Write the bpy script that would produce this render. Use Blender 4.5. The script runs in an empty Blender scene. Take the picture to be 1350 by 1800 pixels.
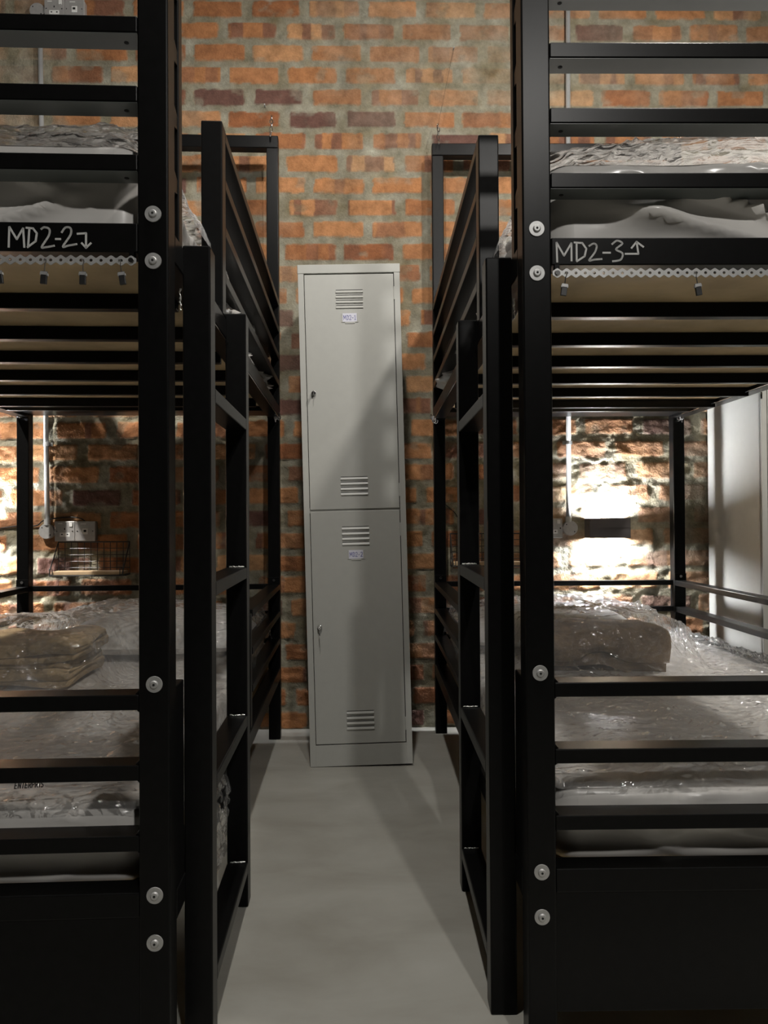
import bpy, bmesh, math, random
import numpy as np
from mathutils import Vector, Matrix, Euler

C = bpy.context.scene.collection
SC = bpy.context.scene
random.seed(7)

# ------------------------------------------------------------------ camera, world, lights, exposure
cam_d = bpy.data.cameras.new('camera'); cam = bpy.data.objects.new('camera', cam_d); C.objects.link(cam)
cam_d.sensor_fit = 'VERTICAL'; cam_d.sensor_height = 36.0; cam_d.sensor_width = 27.0; cam_d.lens = 27.0
cam_d.clip_start = 0.05; cam_d.clip_end = 50
cam.matrix_world = Matrix.Translation((0, 0, .93)) @ Matrix.Rotation(math.pi/2 + .0108, 4, 'X') @ Matrix.Rotation(-.0059, 4, 'Z')
SC.camera = cam
SC.view_settings.view_transform = 'Standard'; SC.view_settings.look = 'None'
SC.view_settings.gamma = 1.0; SC.view_settings.use_curve_mapping = False
SC.view_settings.exposure = 0.0
world = bpy.data.worlds.new('world'); SC.world = world; world.use_nodes = True
world.node_tree.nodes['Background'].inputs[0].default_value = (.55, .6, .65, 1)
world.node_tree.nodes['Background'].inputs[1].default_value = .02
SC.cycles.max_bounces = 8; SC.cycles.transparent_max_bounces = 24
SC.cycles.diffuse_bounces = 4; SC.cycles.glossy_bounces = 4
SC.cycles.caustics_reflective = False; SC.cycles.caustics_refractive = False
SC.cycles.sample_clamp_indirect = 6.0
SC.cycles.use_denoising = True

def spot(name, loc, target, power, size, angle, blend=.5, col=(1, .93, .82)):
    d = bpy.data.lights.new(name, 'SPOT'); d.energy = power; d.color = col
    d.shadow_soft_size = size; d.spot_size = math.radians(angle); d.spot_blend = blend
    o = bpy.data.objects.new(name, d); C.objects.link(o); o.location = loc
    o.rotation_euler = (Vector(target) - Vector(loc)).to_track_quat('-Z', 'Y').to_euler()
    return o
spot('ceiling_spot_over_right_bunk', (1.08, 1.2, 3.35), (.2, 2.6, .9), 170, .07, 150, col=(1, .95, .88))
spot('ceiling_spot_over_aisle', (-.12, 1.15, 3.45), (-.05, 2.0, 0), 150, .05, 150, col=(1, .96, .90))
spot('ceiling_spot_left_aisle', (-2.3, 2.0, 3.25), (-1.4, 3.1, .8), 650, .05, 50, blend=.5, col=(1, .95, .88))
spot('ceiling_spot_right_aisle', (2.35, 1.5, 3.25), (1.15, 2.2, .6), 300, .05, 60, blend=.6, col=(1, .95, .88))
spot('ceiling_spot_behind_viewer', (.9, -1.7, 3.3), (0, 1.6, .8), 200, .06, 130, col=(1, .97, .92))

# ------------------------------------------------------------------ materials
def mat(name, col, rough=.5, metal=0., spec=.5, noise=0., nscale=40., bump=0., bscale=200., coat=0.):
    m = bpy.data.materials.new(name); m.use_nodes = True
    nt = m.node_tree; b = nt.nodes['Principled BSDF']
    b.inputs['Base Color'].default_value = (*col, 1); b.inputs['Roughness'].default_value = rough
    b.inputs['Metallic'].default_value = metal; b.inputs['Specular IOR Level'].default_value = spec
    b.inputs['Coat Weight'].default_value = coat
    tc = nt.nodes.new('ShaderNodeTexCoord')
    n = nt.nodes.new('ShaderNodeTexNoise'); n.inputs['Scale'].default_value = nscale; n.inputs['Detail'].default_value = 5
    nt.links.new(tc.outputs['Object'], n.inputs['Vector'])
    r = nt.nodes.new('ShaderNodeMapRange')
    r.inputs['From Min'].default_value = .3; r.inputs['From Max'].default_value = .7
    r.inputs['To Min'].default_value = 1 - noise; r.inputs['To Max'].default_value = 1 + noise
    nt.links.new(n.outputs['Fac'], r.inputs['Value'])
    mx = nt.nodes.new('ShaderNodeVectorMath'); mx.operation = 'SCALE'; mx.inputs[0].default_value = col
    nt.links.new(r.outputs['Result'], mx.inputs['Scale']); nt.links.new(mx.outputs['Vector'], b.inputs['Base Color'])
    if bump:
        n2 = nt.nodes.new('ShaderNodeTexNoise'); n2.inputs['Scale'].default_value = bscale; n2.inputs['Detail'].default_value = 4
        nt.links.new(tc.outputs['Object'], n2.inputs['Vector'])
        bp = nt.nodes.new('ShaderNodeBump'); bp.inputs['Strength'].default_value = 1; bp.inputs['Distance'].default_value = bump
        nt.links.new(n2.outputs['Fac'], bp.inputs['Height']); nt.links.new(bp.outputs['Normal'], b.inputs['Normal'])
    return m
M_black = mat('black_satin_steel', (.004, .004, .004), .30, 0, .10, .15, 60, .00006, 900)
M_zinc = mat('zinc_plated_steel', (.36, .36, .355), .42, .45, .5, .12, 60)
M_weld = mat('bare_weld_bead', (.55, .55, .53), .3, .9, .5, .3, 300, .001, 500)
M_chrome = mat('chrome', (.7, .7, .7), .15, 1.)
M_ply = mat('plywood_board', (.50, .38, .22), .6, 0, .3, .18, 9)
M_lock = mat('grey_powder_coat', (.36, .36, .335), .42, 0, .45, .02, 30, .00008, 700)
M_dark = mat('dark_void', (.004, .004, .004), .8)
M_paper = mat('label_paper', (.55, .55, .62), .7)
M_blue = mat('blue_pen_ink', (.02, .02, .22), .5)
M_mark = mat('silver_marker_ink', (.42, .42, .41), .5, .0)
M_ink = mat('black_print', (.02, .02, .02), .6)
M_matt = mat('mattress_wrap', (.66, .64, .61), .25, 0, .5, .04, 6)
M_pil = mat('white_pillow_fabric', (.62, .61, .59), .7, 0, .3, .05, 20, .0008, 120)
M_blan = mat('brown_blanket', (.40, .29, .16), .85, 0, .2, .25, 14, .0015, 260)
M_blan2 = mat('taupe_blanket', (.22, .155, .10), .85, 0, .2, .2, 18, .0015, 260)
M_pipe = mat('galvanised_conduit', (.50, .51, .51), .28, .45, .5, .1, 20)
M_sock = mat('grey_metal_faceplate', (.40, .39, .38), .35, .35, .5, .06, 80)
M_white = mat('white_plastic', (.7, .7, .68), .35)
M_wire = mat('black_wire', (.012, .012, .012), .4)
M_wood = mat('light_wood_board', (.58, .42, .26), .5, 0, .3, .15, 14)
M_underlight = mat('rail_painted_underlight', (.105, .118, .116), .32, 0, .5, .05, 20)  # grey stands in for light reflected on the underside of the black rails
M_lampb = mat('dark_grey_lamp_body', (.05, .045, .045), .45)
M_far = mat('dark_painted_plaster', (.06, .06, .058), .9, 0, .1, .05, 3)
M_plast = mat('painted_plaster', (.26, .25, .24), .85, 0, .2, .08, 3)
M_ceil = mat('ceiling_paint', (.12, .12, .12), .9, 0, .2, .05, 3)

def emis(name, col, s):
    m = bpy.data.materials.new(name); m.use_nodes = True; nt = m.node_tree; nt.nodes.clear()
    e = nt.nodes.new('ShaderNodeEmission'); e.inputs[0].default_value = (*col, 1); e.inputs[1].default_value = s
    o = nt.nodes.new('ShaderNodeOutputMaterial'); nt.links.new(e.outputs[0], o.inputs[0]); return m
M_led = emis('led_glow', (.95, .97, 1), 700)

def film_mat(name, milk=.11, gloss=1.5, scale=1.0, bump=.015):
    m = bpy.data.materials.new(name); m.use_nodes = True; nt = m.node_tree; nt.nodes.clear()
    N = nt.nodes.new; L = nt.links.new
    out = N('ShaderNodeOutputMaterial'); tr = N('ShaderNodeBsdfTransparent'); tr.inputs[0].default_value = (.99, .99, .99, 1)
    gl = N('ShaderNodeBsdfGlossy'); gl.inputs['Roughness'].default_value = .09; gl.inputs[0].default_value = (1, 1, 1, 1)
    df = N('ShaderNodeBsdfDiffuse'); df.inputs[0].default_value = (.8, .8, .8, 1)
    tc = N('ShaderNodeTexCoord'); mp = N('ShaderNodeMapping'); mp.inputs['Scale'].default_value = (1.0*scale, 1.5*scale, 1*scale)
    n0 = N('ShaderNodeTexNoise'); n0.inputs['Scale'].default_value = 6; n0.inputs['Detail'].default_value = 3
    add = N('ShaderNodeMixRGB'); add.inputs[0].default_value = .12
    L(tc.outputs['Object'], mp.inputs[0]); L(mp.outputs[0], n0.inputs['Vector'])
    L(mp.outputs[0], add.inputs[1]); L(n0.outputs['Color'], add.inputs[2])
    vo = N('ShaderNodeTexVoronoi'); vo.feature = 'DISTANCE_TO_EDGE'; vo.inputs['Scale'].default_value = 20
    L(add.outputs[0], vo.inputs['Vector'])
    cl = N('ShaderNodeMapRange'); cl.inputs['From Max'].default_value = .25
    L(vo.outputs['Distance'], cl.inputs['Value'])
    n1 = N('ShaderNodeTexNoise'); n1.inputs['Scale'].default_value = 22; n1.inputs['Detail'].default_value = 4; n1.inputs['Distortion'].default_value = 1.2
    L(add.outputs[0], n1.inputs['Vector'])
    ma = N('ShaderNodeMath'); ma.operation = 'MULTIPLY_ADD'; ma.inputs[1].default_value = .6
    L(cl.outputs[0], ma.inputs[0]); L(n1.outputs['Fac'], ma.inputs[2])
    bp = N('ShaderNodeBump'); bp.inputs['Distance'].default_value = bump; bp.inputs['Strength'].default_value = 1
    L(ma.outputs[0], bp.inputs['Height'])
    L(bp.outputs[0], gl.inputs['Normal'])
    fr = N('ShaderNodeLayerWeight'); fr.inputs['Blend'].default_value = .28; L(bp.outputs[0], fr.inputs['Normal'])
    k = N('ShaderNodeMath'); k.operation = 'MULTIPLY_ADD'; k.inputs[1].default_value = .36*gloss; k.inputs[2].default_value = .05*gloss; k.use_clamp = True
    L(fr.outputs['Fresnel'], k.inputs[0])
    m1 = N('ShaderNodeMixShader'); m1.inputs[0].default_value = milk; L(tr.outputs[0], m1.inputs[1]); L(df.outputs[0], m1.inputs[2])
    m2 = N('ShaderNodeMixShader'); L(k.outputs[0], m2.inputs[0]); L(m1.outputs[0], m2.inputs[1]); L(gl.outputs[0], m2.inputs[2])
    L(m2.outputs[0], out.inputs[0]); return m
M_film = film_mat('clear_plastic_film')
M_film2 = film_mat('milky_plastic_film', .26, 1.9, 1.0, .009)

# ------------------------------------------------------------------ mesh helpers
class MB:
    def __init__(s): s.v = []; s.f = []
    def add(s, vs, fs):
        b = len(s.v); s.v += [tuple(p) for p in vs]; s.f += [tuple(i + b for i in f) for f in fs]; return s
    def box(s, x0, x1, y0, y1, z0, z1, M=None):
        x0, x1 = sorted((x0, x1)); y0, y1 = sorted((y0, y1)); z0, z1 = sorted((z0, z1))
        vs = [Vector(p) for p in ((x0,y0,z0),(x1,y0,z0),(x1,y1,z0),(x0,y1,z0),(x0,y0,z1),(x1,y0,z1),(x1,y1,z1),(x0,y1,z1))]
        if M is not None: vs = [M @ p for p in vs]
        return s.add(vs, [(0,3,2,1),(4,5,6,7),(0,1,5,4),(1,2,6,5),(2,3,7,6),(3,0,4,7)])
    def prism(s, poly, axis, c0, c1):
        # poly: list of 2D points CCW in the plane normal to axis
        n = len(poly)
        def P(p, c):
            return (c, p[0], p[1]) if axis == 'x' else (p[0], c, p[1]) if axis == 'y' else (p[0], p[1], c)
        vs = [P(p, c0) for p in poly] + [P(p, c1) for p in poly]
        fs = [tuple(range(n))[::-1], tuple(range(n, 2*n))] + [(i, (i+1) % n, n+(i+1) % n, n+i) for i in range(n)]
        return s.add(vs, fs)
    def cyl(s, p0, p1, r0, r1=None, n=20):
        r1 = r0 if r1 is None else r1
        p0 = Vector(p0); p1 = Vector(p1); d = (p1 - p0).normalized()
        q = d.to_track_quat('Z', 'Y').to_matrix()
        vs = []
        for p, r in ((p0, r0), (p1, r1)):
            for i in range(n):
                a = 2*math.pi*i/n; vs.append(p + q @ Vector((r*math.cos(a), r*math.sin(a), 0)))
        fs = [tuple(range(n))[::-1], tuple(range(n, 2*n))] + [(i, (i+1) % n, n+(i+1) % n, n+i) for i in range(n)]
        return s.add(vs, fs)
    def tube(s, pts, r, n=8, closed=False):
        pts = [Vector(p) for p in pts]; m = len(pts); rings = []
        up = None
        for i, p in enumerate(pts):
            a = pts[(i-1) % m] if (i > 0 or closed) else p
            b = pts[(i+1) % m] if (i < m-1 or closed) else p
            d = (b - a).normalized()
            if up is None: up = d.orthogonal().normalized()
            up = (up - d*up.dot(d)); up = up.normalized() if up.length > 1e-6 else d.orthogonal().normalized()
            w = d.cross(up)
            rr = r[i] if isinstance(r, (list, tuple)) else r
            rings.append([p + up*rr*math.cos(2*math.pi*k/n) + w*rr*math.sin(2*math.pi*k/n) for k in range(n)])
        vs = [q for R_ in rings for q in R_]; fs = []
        for i in range(m if closed else m-1):
            j = (i+1) % m
            fs += [(i*n+k, i*n+(k+1) % n, j*n+(k+1) % n, j*n+k) for k in range(n)]
        if not closed: fs += [tuple(range(n))[::-1], tuple(range((m-1)*n, m*n))]
        return s.add(vs, fs)
    def build(s, name, m, parent=None, bevel=0., smooth=False, flip=False):
        me = bpy.data.meshes.new(name); me.from_pydata(s.v, [], s.f)
        bm = bmesh.new(); bm.from_mesh(me); bmesh.ops.recalc_face_normals(bm, faces=bm.faces); bm.to_mesh(me); bm.free()
        me.materials.append(m)
        if smooth:
            me.shade_smooth() if hasattr(me, 'shade_smooth') else None
        o = bpy.data.objects.new(name, me); C.objects.link(o)
        if parent is not None: o.parent = parent
        if bevel:
            b = o.modifiers.new('bevel', 'BEVEL'); b.width = bevel; b.segments = 2; b.limit_method = 'ANGLE'
        return o
def empty(name, loc=(0,0,0), rz=0, label=None, cat=None, group=None, rot=None):
    o = bpy.data.objects.new(name, None); C.objects.link(o); o.location = loc
    o.rotation_euler = rot if rot else (0, 0, rz); o.empty_display_size = .1
    if label: tag(o, label, cat, group)
    return o
def tag(o, label, cat, group=None):
    o['label'] = label; o['category'] = cat
    if group: o['group'] = group
    return o
def struct(o): o['kind'] = 'structure'; return o

def lattice(ix, iy, seed):
    h = (ix.astype(np.int64)*374761393 + iy.astype(np.int64)*668265263 + seed*1442695041) & 0xffffffff
    h = ((h ^ (h >> 13))*1274126177) & 0xffffffff
    h = (h ^ (h >> 16)) & 0xffffffff
    h = (h*2246822519) & 0xffffffff; h = h ^ (h >> 15)
    return (h & 0xffffff)/float(0xffffff)
def vn(x, y, seed=0):
    x = np.asarray(x, float); y = np.asarray(y, float)
    ix = np.floor(x); iy = np.floor(y); fx = x-ix; fy = y-iy
    fx = fx*fx*fx*(fx*(fx*6-15)+10); fy = fy*fy*fy*(fy*(fy*6-15)+10)
    a = lattice(ix, iy, seed); b = lattice(ix+1, iy, seed); c = lattice(ix, iy+1, seed); d = lattice(ix+1, iy+1, seed)
    return (a*(1-fx)+b*fx)*(1-fy)+(c*(1-fx)+d*fx)*fy
def fbm(x, y, seed=0, o=4):
    s = 0; a = .5; t = 0
    for i in range(o):
        s = s+a*vn(x*2**i, y*2**i, seed+i*17); t += a; a *= .5
    return s/t
def ridge(x, y, seed=0):
    return 1-np.abs(2*vn(x, y, seed)-1)
def sstep(a, b, x):
    t = np.clip((x-a)/(b-a), 0, 1); return t*t*(3-2*t)
def grid_obj(name, P, m, parent=None, smooth=True):
    nu, nv = P.shape[:2]
    me = bpy.data.meshes.new(name)
    idx = np.arange(nu*nv).reshape(nu, nv)
    q = np.stack([idx[:-1, :-1], idx[1:, :-1], idx[1:, 1:], idx[:-1, 1:]], -1).reshape(-1, 4)
    me.vertices.add(nu*nv); me.vertices.foreach_set('co', P.reshape(-1).astype(np.float32))
    me.loops.add(q.size); me.loops.foreach_set('vertex_index', q.reshape(-1).astype(np.int32))
    me.polygons.add(len(q)); me.polygons.foreach_set('loop_start', np.arange(0, q.size, 4, dtype=np.int32))
    me.update(calc_edges=True); me.validate()
    me.materials.append(m)
    if smooth: me.polygons.foreach_set('use_smooth', np.ones(len(q), bool))
    o = bpy.data.objects.new(name, me); C.objects.link(o)
    if parent is not None: o.parent = parent
    return o

# ------------------------------------------------------------------ the room
WY, WTH = 3.46, .025
XD, XU, ZU = 2.2, 3.1, 3.6
def build_wall():
    xs = np.concatenate([np.arange(-3.1, -2.0, .03), np.arange(-2.0, 2.1, .0068), np.arange(2.1, 3.12, .03)])
    zs = np.arange(0, 3.62, .0068)
    X, Z = np.meshgrid(xs, zs, indexing='ij')
    wx = X + .010*(fbm(X*14, Z*14, 3)-.5) + .006*(vn(X*45, Z*45, 4)-.5)
    wz = Z + .010*(fbm(X*10, Z*16, 8)-.5) + .005*(vn(X*50, Z*50, 9)-.5) - .0045*X
    rf = (3.244-wz)/.1 + .5; row = np.floor(rf); dz = (rf-row-.5)*.1
    odd = (row.astype(int) % 2) != 0
    ph = np.where(odd, -.17, -.316) + .022*(lattice(row, row*0+5, 11)-.5)
    ph = np.where((row >= 0) & (row <= 12), ph*1.0, ph + .09*(lattice(row, row*0+9, 12)-.5))
    kf = (wx-ph)/.2635; k = np.floor(kf); dx = (kf-k)*.2635-.113
    r1 = lattice(row, k, 21); r2 = lattice(row, k, 22); r3 = lattice(row, k, 23); r4 = lattice(row, k, 24)
    hw = .113-.008*r1; hh = .0345+.002*(r2-.5)
    ax = np.abs(dx-.004*(r3-.5))-hw; az = np.abs(dz-.004*(r4-.5))-hh
    rr = .008
    d = np.minimum(np.maximum(ax+rr, az+rr), 0)+np.sqrt(np.maximum(ax+rr, 0)**2+np.maximum(az+rr, 0)**2)-rr
    # smears of mortar over the bricks
    sm = fbm(X*2.3+7, Z*2.3, 31, 3)
    sm = sstep(.56, .72, sm)*.8
    reg = np.exp(-(((X-.62)/.28)**2+((Z-2.98)/.18)**2))*1.1 + np.exp(-(((X+1.62)/.16)**2+((Z-2.9)/.55)**2))*1.2 + np.exp(-(((X-1.45)/.14)**2+((Z-1.0)/.5)**2))*.7 + np.exp(-(((X-1.0)/.33)**2+((Z-.95)/.45)**2))*.65
    smear = np.clip(sm*.35 + reg, 0, 1)*(.45+.75*fbm(X*9, Z*9, 33))
    smear = np.clip(smear, 0, .92)
    chip = sstep(.66, .78, fbm(X*11, Z*15, 41))*.8
    mask = sstep(.0035, -.0025, d)
    cm = mask*(1-np.clip(smear*1.0, 0, 1))*(1-chip*.55)
    # relief
    low = sstep(1.6, 1.25, Z)      # the wall is rougher low down
    h = mask*(.005+.005*low)*(1-.5*smear) - chip*mask*(.002+.003*low)
    h = h + (.004+.012*low)*(1-mask)*(fbm(X*24, Z*34, 51)-.25) + (.0016+.0065*low)*(fbm(X*30, Z*44, 52)-.5) + .005*low*sstep(.5, .8, fbm(X*16, Z*26, 58)) + (.003+.006*low)*(fbm(X*3, Z*6, 53)-.5)
    h = h + (lattice(row, k, 25)-.5)*.003*mask
    band = sstep(.55, .62, vn(dx*22+r1*50, r2*40+row, 61))*(r3 > .45)
    dark = (r4 > .95).astype(float)
    dark = np.where((row == 4) & ((k == -1) | (k == -2)), 1, dark); dark = np.where((row == 5) & (k == 0), 1, dark)
    dark = np.where((row == 1) & (np.abs(X-.99) < .13), 1, dark)
    band = np.clip(band*(.45+.4*(r1 > .5)), 0, .8)*(1-dark)
    tone = lattice(row, k, 26)
    P = np.stack([X, -h, Z], -1)
    o = grid_obj('wall_back', P, None, smooth=True) if False else None
    m = bpy.data.materials.new('rough_brickwork'); m.use_nodes = True; nt = m.node_tree; N = nt.nodes.new; L = nt.links.new
    b = nt.nodes['Principled BSDF']
    at = N('ShaderNodeAttribute'); at.attribute_name = 'brickdata'
    at2 = N('ShaderNodeAttribute'); at2.attribute_name = 'brickdark'
    sep = N('ShaderNodeSeparateColor'); L(at.outputs['Color'], sep.inputs[0])
    cr = N('ShaderNodeValToRGB'); e = cr.color_ramp.elements
    e[0].position = 0; e[0].color = (.26, .10, .042, 1); e[1].position = 1; e[1].color = (.47, .26, .125, 1)
    for p, c in ((.3, (.37, .165, .068, 1)), (.6, (.43, .205, .09, 1)), (.8, (.31, .13, .055, 1))):
        x = cr.color_ramp.elements.new(p); x.color = c
    L(sep.outputs[1], cr.inputs[0])
    tc = N('ShaderNodeTexCoord')
    n1 = N('ShaderNodeTexNoise'); n1.inputs['Scale'].default_value = 16; n1.inputs['Detail'].default_value = 8; n1.inputs['Roughness'].default_value = .7; L(tc.outputs['Object'], n1.inputs['Vector'])
    mr = N('ShaderNodeMapRange'); mr.inputs['From Min'].default_value = .3; mr.inputs['From Max'].default_value = .7; mr.inputs['To Min'].default_value = .6; mr.inputs['To Max'].default_value = 1.35
    L(n1.outputs['Fac'], mr.inputs['Value'])
    mx0 = N('ShaderNodeMix'); mx0.data_type = 'RGBA'; L(sep.outputs[2], mx0.inputs['Factor']); L(cr.outputs[0], mx0.inputs['A']); mx0.inputs['B'].default_value = (.17, .08, .055, 1)
    mx1 = N('ShaderNodeMix'); mx1.data_type = 'RGBA'; L(at2.outputs['Fac'], mx1.inputs['Factor']); L(mx0.outputs['Result'], mx1.inputs['A']); mx1.inputs['B'].default_value = (.13, .065, .05, 1)
    n3 = N('ShaderNodeTexNoise'); n3.inputs['Scale'].default_value = 7; n3.inputs['Detail'].default_value = 6; L(tc.outputs['Object'], n3.inputs['Vector'])
    mo = N('ShaderNodeValToRGB'); mo.color_ramp.elements[0].position = .3; mo.color_ramp.elements[1].position = .72
    mo.color_ramp.elements[0].color = (.175, .145, .085, 1); mo.color_ramp.elements[1].color = (.32, .31, .25, 1)
    L(n3.outputs['Fac'], mo.inputs[0])
    mx2 = N('ShaderNodeMix'); mx2.data_type = 'RGBA'; L(sep.outputs[0], mx2.inputs['Factor']); L(mo.outputs[0], mx2.inputs['A']); L(mx1.outputs['Result'], mx2.inputs['B'])
    sc = N('ShaderNodeVectorMath'); sc.operation = 'SCALE'; L(mx2.outputs['Result'], sc.inputs[0]); L(mr.outputs[0], sc.inputs['Scale'])
    L(sc.outputs[0], b.inputs['Base Color']); b.inputs['Roughness'].default_value = .88; b.inputs['Specular IOR Level'].default_value = .25
    n2 = N('ShaderNodeTexNoise'); n2.inputs['Scale'].default_value = 110; n2.inputs['Detail'].default_value = 6; n2.inputs['Roughness'].default_value = .65; L(tc.outputs['Object'], n2.inputs['Vector'])
    bp = N('ShaderNodeBump'); bp.inputs['Distance'].default_value = .006; bp.inputs['Strength'].default_value = 1; L(n2.outputs['Fac'], bp.inputs['Height']); L(bp.outputs[0], b.inputs['Normal'])
    o = grid_obj('wall_back', P, m)
    n = X.size; me = o.data
    a = me.color_attributes.new('brickdata', 'FLOAT_COLOR', 'POINT')
    a.data.foreach_set('color', np.stack([cm, tone, band, np.ones_like(cm)], -1).reshape(-1).astype(np.float32))
    a = me.attributes.new('brickdark', 'FLOAT', 'POINT'); a.data.foreach_set('value', dark.reshape(-1).astype(np.float32))
    o.location = (0, WY, 0); o.rotation_euler = (0, 0, WTH)
    return struct(o)
build_wall()

def floor_mat():
    m = bpy.data.materials.new('polished_concrete'); m.use_nodes = True; nt = m.node_tree; N = nt.nodes.new; L = nt.links.new
    b = nt.nodes['Principled BSDF']; tc = N('ShaderNodeTexCoord')
    mp = N('ShaderNodeMapping'); mp.inputs['Scale'].default_value = (1, 1.9, 1); L(tc.outputs['Object'], mp.inputs[0])
    n = N('ShaderNodeTexNoise'); n.inputs['Scale'].default_value = 2.6; n.inputs['Detail'].default_value = 9; n.inputs['Roughness'].default_value = .58; n.inputs['Distortion'].default_value = .4
    L(mp.outputs[0], n.inputs['Vector'])
    cr = N('ShaderNodeValToRGB'); e = cr.color_ramp.elements
    e[0].position = .3; e[0].color = (.29, .28, .245, 1); e[1].position = .72; e[1].color = (.40, .395, .36, 1)
    L(n.outputs['Fac'], cr.inputs[0]); L(cr.outputs[0], b.inputs['Base Color'])
    n2 = N('ShaderNodeTexNoise'); n2.inputs['Scale'].default_value = 5; n2.inputs['Detail'].default_value = 5; L(mp.outputs[0], n2.inputs['Vector'])
    r = N('ShaderNodeMapRange'); r.inputs['To Min'].default_value = .36; r.inputs['To Max'].default_value = .6; L(n2.outputs['Fac'], r.inputs['Value']); L(r.outputs[0], b.inputs['Roughness'])
    b.inputs['Specular IOR Level'].default_value = .4
    return m
struct(MB().box(-3.1, 3.1, -3.6, 3.6, -.05, 0).build('floor', floor_mat()))
struct(MB().box(-3.15, 3.15, -3.65, 3.62, 3.58, 3.66).build('ceiling', M_ceil))
struct(MB().box(-3.15, -3.08, -3.65, 3.6, 0, 3.6).build('wall_left', M_plast))
struct(MB().box(3.08, 3.15, -3.65, 3.6, 0, 3.6).build('wall_right', M_plast))
struct(MB().box(-3.15, 3.15, -3.7, -3.6, 0, 3.6).build('wall_front', M_far))

# ------------------------------------------------------------------ handwriting
def ribbon(mb, pts, w, yoff=-.0012, thick=.0006, ends=True):
    """a pen stroke lying in the x-z plane, standing 'thick' proud of y=yoff towards -y"""
    for (x0, z0), (x1, z1) in zip(pts[:-1], pts[1:]):
        d = Vector((x1-x0, 0, z1-z0)); l = d.length
        if l < 1e-6: continue
        d /= l; nrm = Vector((-d.z, 0, d.x))*w/2
        a = Vector((x0, yoff, z0))-d*w*.25; b = Vector((x1, yoff, z1))+d*w*.25
        t = Vector((0, -thick, 0))
        mb.add([a-nrm, b-nrm, b+nrm, a+nrm, a-nrm+t, b-nrm+t, b+nrm+t, a+nrm+t],
               [(0,1,2,3),(7,6,5,4),(0,4,5,1),(1,5,6,2),(2,6,7,3),(3,7,4,0)])
def smooth_pts(p, n=5):
    if len(p) < 4: return p
    out = []
    for i in range(len(p)-1):
        p0 = p[max(i-1, 0)]; p1 = p[i]; p2 = p[i+1]; p3 = p[min(i+2, len(p)-1)]
        for k in range(n):
            t = k/n
            out.append(tuple(.5*((2*p1[j])+(-p0[j]+p2[j])*t+(2*p0[j]-5*p1[j]+4*p2[j]-p3[j])*t*t+(-p0[j]+3*p1[j]-3*p2[j]+p3[j])*t**3) for j in (0, 1)))
    out.append(p[-1]); return out
GL = {'M': [[(0,0),(.05,1),(.4,.3),(.75,1),(.85,0)]], 'D': [[(.1,1),(.1,0)], [(0,1),(.45,.9),(.65,.5),(.5,.15),(.05,0)]],
      '2': [[(0,.8),(.3,1),(.6,.8),(.5,.5),(0,0)], [(0,.03),(.7,.03)]], '-': [[(.05,.42),(.55,.42)]], '1': [[(.0,.8),(.25,1),(.25,0)], [(0,.02),(.5,.02)]],
      'E': [[(.55,1),(0,1),(0,0),(.55,0)], [(0,.5),(.45,.5)]], 'N': [[(0,0),(0,1),(.6,0),(.6,1)]], 'T': [[(0,1),(.65,1)], [(.32,1),(.32,0)]],
      'R': [[(0,0),(0,1),(.5,1),(.55,.7),(.5,.5),(0,.5)], [(.25,.5),(.6,0)]], 'P': [[(0,0),(0,1),(.5,1),(.55,.7),(.5,.5),(0,.5)]],
      'I': [[(.15,0),(.15,1)]], 'S': [[(.55,.9),(.2,1),(0,.8),(.2,.55),(.5,.4),(.55,.15),(.3,0),(0,.1)]]}
def write(mb, text, x, z, h, w, adv=.95, **kw):
    for ch in text:
        for st in GL[ch]:
            curve = ch in 'D2S' and len(st) > 3
            pts = [(x+px*h*.62, z+pz*h) for px, pz in st]
            ribbon(mb, smooth_pts(pts, 4) if curve else pts, w, **kw)
        x += h*.62*adv*(1.05 if ch in 'M' else .5 if ch == 'I' else .82)
MARK_L = [[(0.257,1.379),(0.256,1.412),(0.244,1.392),(0.234,1.41),(0.232,1.379)],[(0.224,1.409),(0.226,1.38)],[(0.229,1.411),(0.218,1.41),(0.212,1.402),(0.214,1.389),(0.227,1.379)],[(0.205,1.409),(0.2,1.412),(0.192,1.409),(0.193,1.398),(0.204,1.38),(0.197,1.3795),(0.184,1.382)],[(0.182,1.393),(0.174,1.393)],[(0.172,1.404),(0.166,1.412),(0.158,1.411),(0.158,1.4),(0.17,1.381),(0.161,1.3825),(0.148,1.385)],[(0.147,1.402),(0.133,1.403),(0.133,1.379)],[(0.14,1.387),(0.133,1.379),(0.125,1.387)]]
MARK_R = [[(0.060,1.378),(0.059,1.412),(0.072,1.389),(0.085,1.411),(0.085,1.38)],[(0.094,1.41),(0.094,1.38)],[(0.09,1.412),(0.104,1.411),(0.111,1.401),(0.108,1.388),(0.094,1.379)],[(0.116,1.406),(0.124,1.41),(0.129,1.406),(0.126,1.395),(0.116,1.381),(0.125,1.382),(0.138,1.383)],[(0.14,1.394),(0.153,1.394)],[(0.156,1.409),(0.165,1.415),(0.174,1.41),(0.163,1.4),(0.174,1.393),(0.171,1.382),(0.157,1.379)],[(0.179,1.392),(0.202,1.392),(0.199,1.413)],[(0.19,1.402),(0.199,1.413),(0.211,1.404)]]

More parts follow.
